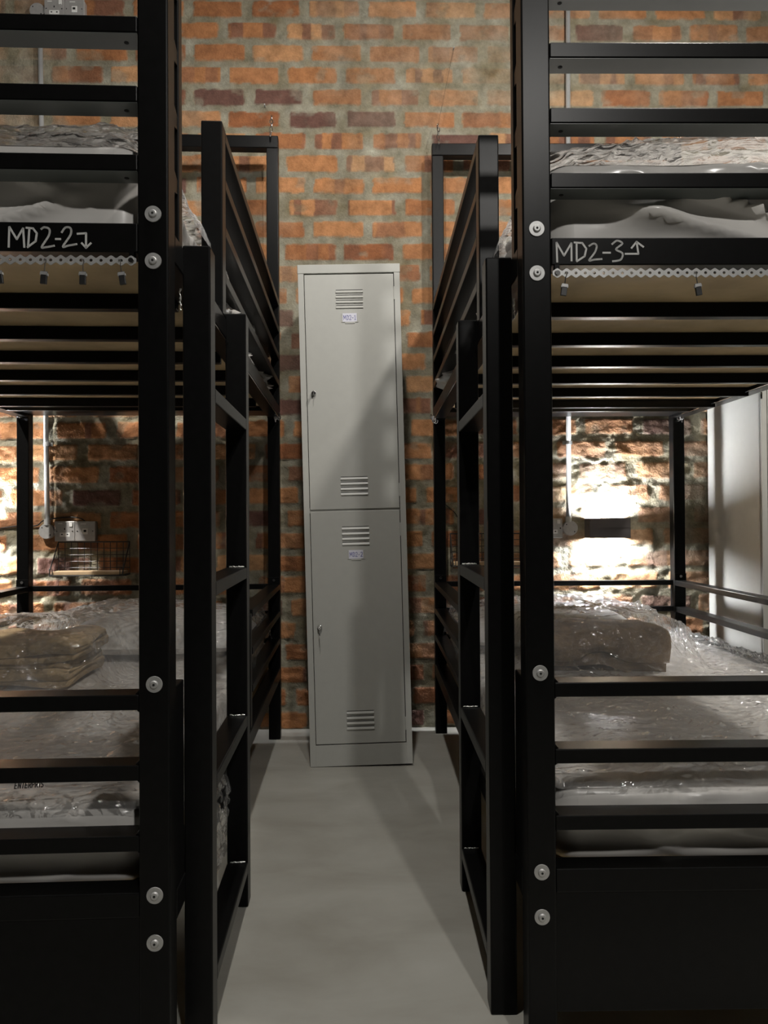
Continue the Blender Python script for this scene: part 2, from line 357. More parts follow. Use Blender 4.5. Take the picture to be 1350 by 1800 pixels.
# ------------------------------------------------------------------ bunk beds
W, LB, T = 1.10, 2.069, .05
SLATV = [.283+.263*i for i in range(6)]
RZ = [1.879, 1.764, 1.649, 1.535]          # guard rail tops of the upper bunk
LZ = [.647, .532, .417]                    # guard rail tops of the lower bunk
def bunk(s, loc, th, label):
    R_ = empty('bunk_bed', loc, th, label, 'bunk bed', 'black steel bunk beds')
    def B(name, a0, a1, v0, v1, z0, z1, parent=R_, bev=.003, m=None):
        return MB().box(s*a0, s*a1, v0, v1, z0, z1).build(name, m or M_black, parent, bev)
    # posts
    post = B('post', 0, T, 0, T, 0, 3.15)
    B('post', W-T, W, 0, T, 0, 3.15)
    B('post', 0, T, LB-T, LB, 0, 2.53)
    B('post', W-T, W, LB-T, LB, 0, 2.53)
    B('top_frame_rail', 0, W, LB-T, LB, 2.53, 2.583)
    # slotted second upright beside the front post
    B('slotted_upright', .002, T-.004, .091, .118, 1.421, 3.15, bev=.002)
    for z in [1.421+.0, 1.535, 1.649, 1.764, 1.879, 1.994, 2.109, 2.224, 2.339]:
        mb = MB()
        zz = z-.026
        for g in (0,):
            mb.prism([(.05, zz-.012), (.0915, zz-.002), (.0915, zz+.022), (.05, zz+.036)] if s > 0 else [(.05, zz-.012), (.0915, zz-.002), (.0915, zz+.022), (.05, zz+.036)], 'x', s*.004, s*(T-.006))
        mb.build('stub_rail', M_black, R_, .001)
    B('lower_upright', .002, T-.004, .05, .118, .30, .648, bev=.002)
    # near end rails
    for z in [2.339, 2.224, 2.109, 1.994, 1.879, 1.764, 1.649, 1.535]:
        mb = MB().box(s*T, s*(W-T), 0, T, z-.027, z)
        o = mb.build('end_rail', M_black, R_, .002)
        MB().box(s*(T+.001), s*(W-T-.001), .002, T-.002, z-.0276, z-.0268).build('painted_underlight', M_underlight, o)  # added thin plate, its lighter colour paints the light under the rail
        MB().cyl((s*.075, .028, z-.0276), (s*.075, .028, z-.0282), .004).build('rivet_hole', M_dark, o)
    B('end_beam', T, W-T, 0, T, 1.373, 1.421, bev=.002)
    for z in LZ:
        mb = MB().box(s*T, s*(W-T), 0, T, z-.025, z)
        for (q, sg) in ((T, 1), (W-T, -1)):      # welded gussets in the corners
            mb.prism([(s*q, z+.0), (s*(q+sg*.008), z), (s*q, z+.008)], 'y', .005, T-.005)
            mb.prism([(s*q, z-.025), (s*(q+sg*.006), z-.025), (s*q, z-.031)], 'y', .005, T-.005)
        mb.build('end_rail', M_black, R_, .0018)
    B('end_beam', T, W-T, 0, T, .285, .325, bev=.002)
    B('kick_panel', T-.002, W-T+.002, .004, .02, .078, .304, bev=.0015)
    # side beams
    for z0, z1 in ((1.373, 1.421), (.255, .303)):
        B('side_beam', 0, T, T, LB-T, z0, z1, bev=.002); B('side_beam', W-T, W, T, LB-T, z0, z1, bev=.002)
    # slats and boards
    for v in SLATV:
        B('slat', T, W-T, v, v+.026, 1.357, 1.388, bev=.002)
        B('slat', T, W-T, v, v+.026, .258, .288, bev=.002)
    B('end_beam', T, W-T, 1.93, LB, 1.386, 1.425, bev=.002)
    B('slat', T, W-T, 1.80, 1.84, 1.370, 1.388, bev=.002)
    B('bed_board', T-.02, W-T+.02, .03, 1.925, 1.3885, 1.4015, m=M_ply)
    B('bed_board', T-.02, W-T+.02, .03, LB-.03, .288, .300, m=M_ply)
    # upper guard rails
    B('guard_post', 0, T, .549, .599, 1.421, 1.879)
    for z in RZ:
        zz = z-.003
        B('guard_rail', 0, T, .599, LB-T, zz-.025, zz, bev=.0018)
        B('guard_rail', W-T, W, T, LB-T, zz-.025, zz, bev=.0018)
    # lower guard rails
    B('guard_post', .002, T, 1.05, 1.09, .303, .650)
    for z in (.660, .545, .430):
        B('guard_rail', 0, T, 1.09, LB-T, z-.022, z, bev=.0018)
        B('guard_rail', W-T, W, T, LB-T, z-.022, z, bev=.0018)
        B('head_rail', T, W-T, LB-.035, LB-.012, z-.022, z, bev=.0018)
    # corner brackets
    for a0 in (0, W-T):
        for zb in (.690, 1.398):
            o = B('corner_bracket', a0-.0, a0+T, LB-T-.004, LB-T-.0005, zb-.03, zb+.0, bev=.0008)
            MB().cyl((s*(a0+.025), LB-T-.004, zb-.012), (s*(a0+.025), LB-T-.009, zb-.012), .006, n=12).build('bolt_head', M_chrome, o)
    # bolts on the front post
    for z in (1.436, 1.3585, .664, .321, .244):
        for a in ((.0245), W-.0245):
            mb = MB().cyl((s*a, -.0002, z), (s*a, -.0022, z), .0135, .0132, n=36)
            w = mb.build('washer', M_zinc, R_)
            h = MB(); h.cyl((s*a, -.0022, z), (s*a, -.0058, z), .0072, .0056, n=24)
            h.build('bolt_head', M_zinc, w, .0008)
            MB().cyl((s*a, -.0057, z), (s*a, -.0061, z), .0022, n=6).build('hex_socket', M_dark, w)
    # writing
    mb = MB()
    for st in (MARK_L if s < 0 else MARK_R):
        p = [(s*x, z) for x, z in st]
        ribbon(mb, smooth_pts(p) if len(p) > 5 else p, .0032, yoff=-.0003)
    mk = mb.build('marker_writing', M_mark, R_); mk['label'] = 'silver handwritten bed number ' + ('MD2-2 with arrow down' if s < 0 else 'MD2-3 with arrow up')
    # hanging strap of punched steel
    z0 = 1.3585; mb = MB(); n = 62; pitch = .0162; a = .060
    top = []; bot = []; 
    for i in range(n*6+1):
        t = i/6.0; hw = .0062+.0022*math.cos(2*math.pi*t)
        top.append((a+t*pitch, z0+hw)); bot.append((a+t*pitch, z0-hw))
    vs = []; fs = []
    # two skins with a round hole at every node
    def ring(cx, r, k, m): return (cx+r*math.cos(2*math.pi*k/m), z0+r*math.sin(2*math.pi*k/m))
    m_ = 12
    for i in range(n):
        cx = a+i*pitch
        outer = []
        for k in range(m_*2):
            th_ = 2*math.pi*k/(m_*2); ux, uz = math.cos(th_), math.sin(th_)
            if abs(ux) > .72: x_ = pitch/2*(1 if ux > 0 else -1); z_ = uz*.0042/.694
            else: x_ = ux*pitch/2/.75; z_ = (1 if uz > 0 else -1)*(.0062+.0022*math.cos(2*math.pi*x_/pitch))
            outer.append((cx+x_, z0+z_))
        inner = [ring(cx, .0026, k, m_*2) for k in range(m_*2)]
        M2 = m_*2; b0 = len(vs)
        for y_ in (-.0015, -.0001):
            vs += [(s*x, y_, z) for x, z in outer] + [(s*x, y_, z) for x, z in inner]
        for k in range(M2):
            k1 = (k+1) % M2
            fs.append((b0+k, b0+k1, b0+M2+k1, b0+M2+k)); fs.append((b0+2*M2+k, b0+3*M2+k, b0+3*M2+k1, b0+2*M2+k1))
            fs.append((b0+M2+k, b0+M2+k1, b0+3*M2+k1, b0+3*M2+k)); fs.append((b0+k, b0+2*M2+k, b0+2*M2+k1, b0+k1))
    mb.add(vs, fs); st = mb.build('punched_strap', M_zinc, R_); st['label'] = 'punched galvanised strap'
    MB().cyl((s*a, -.0015, z0), (s*a, -.0045, z0), .0055, .004, n=16).build('strap_screw', M_chrome, st)
    MB().box(s*(a-.004), s*(a+.004), 0, .012, z0+.002, 1.374).build('strap_lug', M_black, st)
    MB().box(s*(W-.062), s*(W-.054), 0, .012, z0+.002, 1.374).build('strap_lug', M_black, st)
    # ladder
    la0, la1 = -.0474, .0026
    lad = None
    mb = MB().box(s*la0, s*la1, .119, .169, 0, 1.428)
    lad = mb.build('ladder', M_black, R_, .003)
    lad.name = 'ladder'
    MB().box(s*la0, s*la1, .598, .648, 0, 1.434).build('stile', M_black, lad, .003)
    for z in (1.178, .818, .461, .108):
        MB().box(s*la0, s*la1, .168, .599, z-.027, z).build('rung', M_black, lad, .0025)
        for v, q in ((.1695, 1), (.5975, -1)):
            mbw = MB(); pts = []
            for i in range(15):
                aa = la0+.006+i*(.036/14)
                pts.append((s*aa, v+q*.0012+random.uniform(-.0006, .0006), z+.0012+random.uniform(-.0006, .001)))
            mbw.tube(pts, [random.uniform(.0013, .0024) for _ in pts], 6)
            if q < 0: mbw.build('weld_bead', M_weld, lad)
    mbw = MB().tube([(s*(.001+i*.003), .5965+random.uniform(-.0007, .0007), 1.4345+random.uniform(-.0005, .0005)) for i in range(14)], [random.uniform(.0014, .0026) for _ in range(14)], 6)
    mbw.tube([(s*(.004), .597+random.uniform(-.001, .001), 1.432-i*.003) for i in range(6)], [random.uniform(.0012, .0024) for _ in range(6)], 6)
    mbw.build('weld_bead', M_weld, lad)
    for zc, n_ in ((1.33, 14), (.40, 9), (.52, 6), (.60, 4)):
        pts = [(s*(.006+random.uniform(-.001, .0015)), .1185, zc-.02*n_/14+i*.003*1.0) for i in range(n_)]
        MB().tube(pts, [random.uniform(.0008, .0022) for _ in pts], 6).build('weld_bead', M_weld, lad)
    return R_
XR, YR, TR = .2442, 1.3325, .0121
XL, YL, TL = -.3526, 1.2597, .046
bedR = bunk(1, (XR, YR, 0), TR, 'black steel bunk bed marked MD2-3, to the right of the aisle')
bedL = bunk(-1, (XL, YL, 0), TL, 'black steel bunk bed marked MD2-2, to the left of the aisle')
def bw(s, a, v, z):
    x0, y0, th = (XR, YR, TR) if s > 0 else (XL, YL, TL)
    X = s*a
    return Vector((x0+X*math.cos(th)-v*math.sin(th), y0+X*math.sin(th)+v*math.cos(th), z))

# ------------------------------------------------------------------ curtain clips on the straps
def clip_obj(label, p, th, group, tilt=0.):
    r = empty('curtain_clip', p, 0, label, 'clip', group, rot=(0, tilt, th))
    pts = [(0, 0, 0), (.0015, 0, .004), (.0008, 0, .008), (-.0015, 0, .009), (-.002, 0, .006)]
    MB().tube([(0, 0, -.012), (0, 0, 0)] + pts[1:], .0009, 6).build('hook', M_chrome, r)
    mb = MB().box(-.005, .005, -.0025, .0025, -.033, -.012)
    mb.build('jaw', M_wire, r, .0006)
    mb = MB().box(-.0055, .0055, -.003, -.0022, -.018, -.013).box(-.006, -.0045, -.003, .003, -.019, -.015).box(.0045, .006, -.003, .003, -.019, -.015)
    mb.build('spring_plate', M_zinc, r)
    return r
for a, w_ in ((.077, 'nearest the bed post'), (.137, 'second from the bed post'), (.198, 'third from the bed post'), (.2735, 'at the left picture edge')):
    clip_obj('small dark curtain clip hanging under the left MD2-2 strap, ' + w_, bw(-1, a, -.003, 1.351), TL, 'curtain clips on the left strap', random.uniform(-.15, .15))
for a, w_ in ((.074, 'near the bed post'), (.302, 'alone farther right')):
    clip_obj('small dark curtain clip hanging under the right MD2-3 strap, ' + w_, bw(1, a, -.003, 1.351), TR, 'curtain clips on the right strap', random.uniform(-.2, .2))

# ------------------------------------------------------------------ bedding
def slab(name, s, loc_th, a0, a1, v0, v1, z0, z1, m, nz=14, amp=.008, rad=.025, seed=0, parent=None, fold=1.0):
    """rounded slab with creased sides; local frame of a bed; built as a closed grid shell"""
    nu, nv = 110, 44
    # perimeter parametrisation: profile from the centre of top over the edge to the bottom
    ax, ay = (a1-a0)/2, (v1-v0)/2; cx, cy = (a0+a1)/2, (v0+v1)/2
    per = 2*(ax+ay)*2; N_ = 420
    ts = np.linspace(0, 1, N_)
    # rounded-rectangle outline
    def outline(t, inset):
        hx, hy = ax-inset, ay-inset; r = max(.05-inset, .002)
        pts = []
        seg = []
        straightx, straighty = 2*(hx-r), 2*(hy-r); arc = math.pi*r/2
        tot = 2*(straightx+straighty)+4*arc
        dd = (t*tot) % tot
        out = np.zeros((len(t), 2)); 
        segs = [(straightx, 'l', (-hx+r, -hy), (1, 0)), (arc, 'a', (hx-r, -hy+r), -math.pi/2), (straighty, 'l', (hx, -hy+r), (0, 1)), (arc, 'a', (hx-r, hy-r), 0),
                (straightx, 'l', (hx-r, hy), (-1, 0)), (arc, 'a', (-hx+r, hy-r), math.pi/2), (straighty, 'l', (-hx, hy-r), (0, -1)), (arc, 'a', (-hx+r, -hy+r), math.pi)]
        acc = 0
        for L_, k_, p_, q_ in segs:
            mk = (dd >= acc-1e-9) & (dd <= acc+L_+1e-9); e = dd[mk]-acc
            if k_ == 'l': out[mk] = np.stack([p_[0]+q_[0]*e, p_[1]+q_[1]*e], -1)
            else:
                an = q_+e/r; out[mk] = np.stack([p_[0]+r*np.cos(an), p_[1]+r*np.sin(an)], -1)
            acc += L_
        return out
    rows = []
    h = z1-z0
    prof = [(min(ax, ay)*.999, z1)]
    for q in np.linspace(.9, .12, 10): prof.append((min(ax, ay)*q, z1))
    for q in np.linspace(0, math.pi/2, 7): prof.append((rad-rad*math.sin(q), z1-rad+rad*math.cos(q)))
    for q in np.linspace(0, 1, 16)[1:-1]: prof.append((0, z1-rad-(h-2*rad)*q))
    for q in np.linspace(0, math.pi/2, 7): prof.append((rad-rad*math.cos(q), z0+rad-rad*math.sin(q)))
    prof.append((min(ax, ay)*.999, z0))
    for ins, z in prof:
        o2 = outline(ts, ins); sl = np.concatenate([o2, np.full((N_, 1), z)], 1); rows.append(sl)
    P = np.array(rows)
    X = P[..., 0]; Y = P[..., 1]; Z = P[..., 2]
    peri = np.tile(ts*2*(2*ax+2*ay), (len(prof), 1))
    dirx = X/np.maximum(np.hypot(X, Y), 1e-6); diry = Y/np.maximum(np.hypot(X, Y), 1e-6)
    side = np.clip(np.abs(Z-(z0+z1)/2)*-2/h+1.0, 0, 1)**.5*(np.array([p[0] for p in prof])[:, None] < rad+.002)
    zz = Z-z0; bend = .9*vn(peri*3, zz*5, seed+5)
    f = (ridge(peri*5.5+zz*14+bend, zz*5+peri*1.2, seed+1)**7)*amp*1.5 + (ridge(peri*8-zz*22+bend, zz*6-peri*1.5, seed+12)**9)*amp*1.1 + (fbm(peri*4, zz*10, seed+2)-.6)*amp*1.3
    f = f*side*fold
    f = f*(sstep(0, .03, ts)*sstep(1, .97, ts))[None, :]
    # push outward on the side that it is on
    onx = (np.abs(np.abs(X)-ax) < .03); ony = (np.abs(np.abs(Y)-ay) < .03)
    X = X+np.where(onx, np.sign(X)*f, 0); Y = Y+np.where(ony, np.sign(Y)*f, 0)
    Z = Z+np.where(Z > z1-.03, (fbm(X*3, Y*3, seed+7)-.5)*.007, 0)
    P = np.stack([s*(X+cx), Y+cy, Z], -1)
    if s < 0: P = P[::-1]
    return grid_obj(name, P, m, parent)
def pillow_mesh(name, s, a0, a1, v0, v1, z0, h, m, parent, seed=0):
    nu, nv = 60, 40; u = np.linspace(-1, 1, nu); v = np.linspace(-1, 1, nv); U, V = np.meshgrid(u, v, indexing='ij')
    t = np.clip((1-np.abs(U)**3.2), 0, 1)**.5*np.clip((1-np.abs(V)**2.8), 0, 1)**.5
    wr = (fbm(U*3, V*3, seed)-.5)*.02*t
    X = (a0+a1)/2+(a1-a0)/2*U*(1-.06*V*V); Y = (v0+v1)/2+(v1-v0)/2*V*(1-.05*U*U)
    top = np.stack([s*X, Y, z0+h*.28+h*.72*t+wr], -1); bot = np.stack([s*X, Y, z0+h*.28-h*.27*t], -1)
    P = np.concatenate([top, bot[::-1]], 0)
    P = np.concatenate([P, P[:1]], 0)
    o = grid_obj(name, P if s < 0 else P[::-1], m, parent); return o
def folded(name, s, a0, a1, v0, v1, z0, layers, th, m, parent, seed=0):
    """a blanket folded to a pad: serpentine section extruded along a, with wavy edges"""
    rs = np.random.RandomState(seed)
    prof = []
    for i in range(layers):
        z = z0+th*(i+.5); y0 = v0+rs.uniform(-.008, .012); y1 = v1+rs.uniform(-.012, .012)
        ys = np.linspace(y0+th*.5, y1-th*.5, 14)
        if i % 2: ys = ys[::-1]
        prof += [(y, z) for y in ys]
        if i < layers-1:
            yc = ys[-1]; sg = 1 if i % 2 == 0 else -1
            for q in np.linspace(0, math.pi, 7)[1:-1]: prof.append((yc+sg*th*.5*math.sin(q), z+th*.5-th*.5*math.cos(q)))
    prof = np.array(prof)
    # offset both sides to give the layer thickness
    d = np.gradient(prof, axis=0); d /= np.maximum(np.linalg.norm(d, axis=1), 1e-9)[:, None]; n = np.stack([-d[:, 1], d[:, 0]], -1)
    t = th*.46; loop = np.concatenate([prof+n*t, (prof-n*t)[::-1]], 0); loop = np.concatenate([loop, loop[:1]])
    na = 46; aa = np.linspace(a0, a1, na)
    K = len(loop); P = np.zeros((na+2, K, 3))
    for i, a in enumerate(aa):
        e = min((a-a0), (a1-a))/.03; sc = 1 if e > 1 else .55+.45*math.sqrt(max(e, 0))
        zc = prof[:, 1].mean()
        yy = loop[:, 0]; zz = zc+(loop[:, 1]-zc)*(1 if e > 1 else .8+.2*max(e, 0))
        zz = zz+(vn(np.full(K, a*9), zz*20, seed)-.5)*th*1.1+(vn(np.full(K, a*5), yy*6, seed+3)-.5)*th*.5
        yy = yy+(vn(np.full(K, a*10), zz*55, seed+2)-.5)*.034
        P[i+1] = np.stack([np.full(K, s*(a+(vn(zz*40, yy*3, seed+9).mean()-.5)*.0)), yy, zz], -1)
    P[0] = P[1].mean(0)[None]; P[-1] = P[-2].mean(0)[None]; P[0, :, 0] = P[1, :, 0]; P[-1, :, 0] = P[-2, :, 0]
    P[0] = P[1]*.02+P[0]*.98; P[-1] = P[-2]*.02+P[-1]*.98
    return grid_obj(name, P if s > 0 else P[::-1], m, parent)

def film(name, s, a0, a1, v0, v1, hfun, drops, m, parent, seed=0, amp=1.0, step=.0065, swell=0.):
    """clear film draped over whatever hfun describes, falling over the edges by drops=(aisle, outer, near, far)"""
    us = np.arange(a0-drops[0], a1+drops[1], step); vs = np.arange(v0-drops[2], v1+drops[3], step)
    U, V = np.meshgrid(us, vs, indexing='ij')
    A = np.clip(U, a0, a1); B_ = np.clip(V, v0, v1)
    ex = np.abs(U-A); ey = np.abs(V-B_); drop = np.hypot(ex, ey)
    Hh = hfun(A, B_)
    rr = .03
    out = rr*(1-np.exp(-drop/rr))*.5
    wu = U+.04*(fbm(U*5, V*5, seed+8)-.5); wv = V+.04*(fbm(U*5, V*5, seed+9)-.5)
    cr = .013*(ridge(wu*6+wv*2, wv*4-wu*1.5, seed)**10) + .009*(ridge(wu*13-wv*8, wv*14+wu*5, seed+1)**8) + .005*ridge(wu*31+wv*11, wv*27-wu*9, seed+2)**5 + .012*(fbm(U*6, V*6, seed+3)-.35)
    cr = cr*amp*(.4+1.2*vn(U*3, V*3, seed+5))
    cr = cr+swell*(.045*np.maximum(fbm(U*2.4+3, V*3.4, seed+6, 2)-.45, 0)*2 + .02*(ridge(U*2.3+V, V*3.1-U, seed+7)**6))
    lim = np.exp(-drop/.05)
    X = A+np.where(U < a0, -1, np.where(U > a1, 1, 0))*(out+cr*.8*(1-lim))
    Y = B_+np.where(V < v0, -1, np.where(V > v1, 1, 0))*(out+cr*.8*(1-lim))
    Z = Hh+cr*lim+.004-np.maximum(drop-.008, 0)*(.9)
    P = np.stack([s*X, Y, Z], -1)
    if s < 0: P = P[::-1]
    return grid_obj(name, P, m, parent)
def blur_field(f, a, b, it=30, keep=True):
    pass
def make_h(base, items, tent=26):
    """height function sampled on a grid: base height, items = (a0,a1,v0,v1,top), tented"""
    ga = np.linspace(-.1, 1.2, 131); gv = np.linspace(-.1, 2.15, 226)
    GA, GV = np.meshgrid(ga, gv, indexing='ij'); h = np.full(GA.shape, base)
    for a0, a1, v0, v1, top in items:
        mk = (GA > a0) & (GA < a1) & (GV > v0) & (GV < v1)
        cu = 1-.16*(np.clip(np.abs((GA-(a0+a1)/2)/((a1-a0)/2)), 0, 1)**3+np.clip(np.abs((GV-(v0+v1)/2)/((v1-v0)/2)), 0, 1)**3)
        h = np.where(mk, np.maximum(h, base+(top-base)*cu), h)
    h0 = h.copy()
    for _ in range(tent):
        b = (h+np.roll(h, 1, 0)+np.roll(h, -1, 0)+np.roll(h, 1, 1)+np.roll(h, -1, 1))/5
        h = np.maximum(b, h0)
    def f(A, V):
        i = np.clip((A+.1)/.01, 0, 129.999); j = np.clip((V+.1)/.01, 0, 224.999)
        i0 = i.astype(int); j0 = j.astype(int); fi = i-i0; fj = j-j0
        return (h[i0, j0]*(1-fi)+h[i0+1, j0]*fi)*(1-fj)+(h[i0, j0+1]*(1-fi)+h[i0+1, j0+1]*fi)*fj
    return f

def place(o, s):
    pass
def bed_thing(name, s, z, label, cat, group=None):
    x0, y0, th = (XR, YR, TR) if s > 0 else (XL, YL, TL)
    r = empty(name, (x0, y0, 0), th, label, cat, group)
    return r
sides = {1: 'right', -1: 'left'}
for s in (1, -1):
    sd = 'right MD2-3 bunk bed' if s > 0 else 'left MD2-2 bunk bed'
    # lower mattress
    r = bed_thing('mattress', s, 0, 'grey wrapped mattress on the lower level of the ' + sd, 'mattress', 'mattresses on the bunk beds')
    mt = slab('mattress_body', s, None, .058, W-.058, .072, LB-.075, .302, .442, M_matt, seed=10+s, parent=r, amp=.010)
    if s < 0:
        pass
    # upper mattress
    r2 = bed_thing('mattress', s, 0, 'grey wrapped mattress on the upper level of the ' + sd, 'mattress', 'mattresses on the bunk beds')
    mt2 = slab('mattress_body', s, None, .058, W-.058, .066, LB-.075, 1.4035, 1.588, M_matt, seed=30+s, parent=r2, amp=.018, fold=1.5)
    # pillows
    p1 = bed_thing('pillow', s, 0, 'white pillow under clear film at the head of the lower ' + sd, 'pillow', 'pillows at the heads of the beds')
    pillow_mesh('pillow_body', s, .06, .74, 1.42, 1.93, .447, .15, M_pil, p1, 3)
    p2 = bed_thing('pillow', s, 0, 'white pillow at the head of the upper ' + sd, 'pillow', 'pillows at the heads of the beds')
    pillow_mesh('pillow_body', s, .06, .70, 1.45, 1.96, 1.592, .10, M_pil, p2, 5)
    # blankets
    if s > 0:
        bl = bed_thing('folded_blanket', s, 0, 'dark taupe folded blanket under clear film on the lower ' + sd, 'blanket')
        folded('blanket_body', s, .25, .66, 1.08, 1.36, .450, 3, .042, M_blan2, bl, 3)
        items = [(.05, .78, 1.40, 1.95, .60), (.19, .72, 1.01, 1.42, .618)]
    else:
        bl = bed_thing('folded_blanket', s, 0, 'brown folded blanket, lower of two stacked on the lower ' + sd, 'blanket', 'folded brown blankets on the left bed')
        folded('blanket_body', s, .52, 1.00, .98, 1.30, .450, 4, .018, M_blan, bl, 8)
        bl = bed_thing('folded_blanket', s, 0, 'brown folded blanket, upper of two stacked on the lower ' + sd, 'blanket', 'folded brown blankets on the left bed')
        folded('blanket_body', s, .50, .98, .97, 1.28, .527, 3, .019, M_blan, bl, 12)
        items = [(.05, .78, 1.40, 1.95, .60), (.43, 1.045, .90, 1.37, .632)]
    hf = make_h(.453, items)
    # plastic film covers
    fl = film('plastic_wrap', s, .05, W-.05, .065, LB-.07, hf, (.10, .06, .028, .02), M_film, None, seed=50+s, amp=.75, swell=.35)
    x0, y0, th = (XR, YR, TR) if s > 0 else (XL, YL, TL)
    fl.location = (x0, y0, 0); fl.rotation_euler = (0, 0, th)
    tag(fl, 'crinkled clear plastic sheet over the lower mattress of the ' + sd, 'plastic sheet', 'clear plastic sheets over the beds')
    if s < 0:
        mb = MB(); write(mb, 'ENTERPRIS', 0, 0, .010, .0016, adv=1.12, yoff=0)
        o = mb.build('printed_text', M_ink, fl); o.matrix_local = Matrix.Translation((-.292, .102, .4645)) @ Matrix.Rotation(.12, 4, 'Z') @ Matrix.Rotation(-math.pi/2+.95, 4, 'X')
    its = [(.05, .74, 1.43, 1.98, 1.68), (.10, 1.06, .08, .30, 1.618)]
    hf2 = make_h(1.594, its, 14)
    fl = film('plastic_wrap', s, .05, W-.05, .065, LB-.07, hf2, (.05, .05, .012, .02), M_film2, None, seed=70+s, amp=.55, swell=.6)
    fl.location = (x0, y0, 0); fl.rotation_euler = (0, 0, th)
    tag(fl, 'crinkled clear plastic sheet over the upper mattress of the ' + sd, 'plastic sheet', 'clear plastic sheets over the beds')

# loose tail of film hanging beside the left ladder
us = np.linspace(0, 1, 40); vs = np.linspace(0, 1, 70); U, V = np.meshgrid(us, vs, indexing='ij')
X = -(.012-.030*np.sin(V*3.0)*V+.018*(ridge(U*4, V*6, 5)-.5)*V+.012*(ridge(U*9, V*12, 6)-.5)); Y = .34+.26*U*(1-.35*V)+.10*V+.012*(vn(U*5, V*7, 8)-.5)
Z = .445-.33*V+.03*np.sin(U*3)*V
t = grid_obj('plastic_tail', np.stack([X, Y, Z], -1), film_mat('clear_plastic_tail', .12, 1.3), None)
t.location = (XL, YL, 0); t.rotation_euler = (0, 0, TL)
tag(t, 'loose end of clear plastic hanging from the left lower bed behind the ladder', 'plastic sheet')

# ------------------------------------------------------------------ lockers
def locker(loc, rz, tilt, nums, label, w=.387, h=1.90, d=.47):
    r = empty('locker', loc, 0, label, 'locker', None, rot=(0, -tilt, rz))
    # body: back, sides, top cap, plinth, rails
    mb = MB().box(0, .0012, .004, d, 0, h-.03).box(w-.0012, w, .004, d, 0, h-.03).box(0, w, d-.0012, d, 0, h-.03)
    mb.box(0, .022, 0, .02, 0, h-.034).box(w-.022, w, 0, .02, 0, h-.034).box(.022, w-.022, 0, .02, 0, .080).box(.022, w-.022, .004, .02, .955, .975)
    mb.box(.02, w-.02, .02, d, .085, .087).box(.02, w-.02, .02, d, .962, .964)
    mb.build('body', M_lock, r, .0015)
    MB().box(-.0015, w+.0015, -.0015, d, h-.034, h).build('top_cap', M_lock, r, .002)
    for (z0, z1, txt, zl) in ((.968, 1.862, nums[0], 1.41), (.083, .963, nums[1], .526)):
        x0, x1 = .0242, w-.0245
        dr = MB().box(x0, x1, -.0015, .016, z0+.001, z1-.001).build('door', M_lock, r, .0015)
        for zc in (z1-.091, z0+.093):
            for i in range(4):
                zz = zc+.032-i*.0195
                v = MB(); xa, xb = w/2-.052, w/2+.052
                v.prism([(-.0015, zz-.0035), (-.0052, zz-.0110), (-.0052, zz-.0130), (-.0015, zz-.0150)], 'x', xa, xb)
                o = v.build('louvre', M_lock, dr, .0008)
                MB().box(xa+.001, xb-.001, -.0019, -.0015, zz-.0030, zz-.0008).build('slot', M_dark, o)
        # label holder
        zc = z1-.165
        hb = MB(); xa, xb = w/2-.032, w/2+.032
        hb.box(xa, xa+.004, -.0035, -.0015, zc-.017, zc+.015).box(xb-.004, xb, -.0035, -.0015, zc-.017, zc+.015)
        hb.box(xa, xa+.012, -.0035, -.0015, zc-.019, zc-.0165).box(xb-.012, xb, -.0035, -.0015, zc-.019, zc-.0165).box(w/2-.018, w/2+.018, -.0035, -.0015, zc-.024, zc-.0175)
        hd = hb.build('label_holder', M_lock, dr, .0004)
        card = MB().box(w/2-.0275, w/2+.0265, -.0024, -.0016, zc-.017, zc+.015).build('label_card', M_paper, hd)
        tx = MB(); write(tx, txt, w/2-.024, zc-.010, .0175, .0014, adv=1.08, yoff=-.0024); tx.build('pen_writing', M_blue, card)
        # lock with key
        xl = .049
        lk = MB().cyl((xl, -.001, zl), (xl, -.012, zl), .0095, .0085, n=24).build('lock', M_chrome, dr, .001)
        k = MB().cyl((xl, -.012, zl), (xl, -.016, zl), .005, n=16).box(xl-.0012, xl+.0012, -.030, -.012, zl-.004, zl+.004)
        k.cyl((xl-.001, -.030, zl), (xl+.001, -.030, zl), .009, n=18)
        k.build('key', M_chrome, lk)
        if zl < 1:
            MB().tube([(xl, -.026, zl-.008), (xl-.002, -.02, zl-.02), (xl, -.018, zl-.034)], .0015, 6).cyl((xl-.001, -.018, zl-.036), (xl+.001, -.018, zl-.036), .006, n=14).box(xl-.001, xl+.001, -.021, -.016, zl-.066, zl-.04).build('spare_key', M_chrome, lk)
        # hinges
        for zz in (z1-.075, z0+.07):
            MB().box(w-.0248, w-.0205, -.003, .004, zz-.025, zz+.025).build('hinge', M_lock, dr, .0008)
        MB().box(w-.0245, w-.0221, -.0008, .012, z0+.002, z1-.002).build('door_gap', M_dark, dr)
    return r
locker((-.283, 2.905, .001), .030, .021, ('MD2-1', 'MD2-2'), 'tall grey two-door locker labelled MD2-1 and MD2-2, leaning between the bunk beds')
locker((1.475, 2.995, .0), .025, 0, ('MD2-2', 'MD2-1'), 'pale grey locker at the right edge, behind the right bunk bed')

# ------------------------------------------------------------------ wall fittings (in the wall's own frame)
def wp(x, z, off=0.):
    return Vector((x*math.cos(WTH)+off*math.sin(WTH), WY+x*math.sin(WTH)-off*math.cos(WTH), z))
def wall_thing(name, x, z, label, cat, group=None, off=.006):
    return empty(name, wp(x, z, off), WTH, label, cat, group)
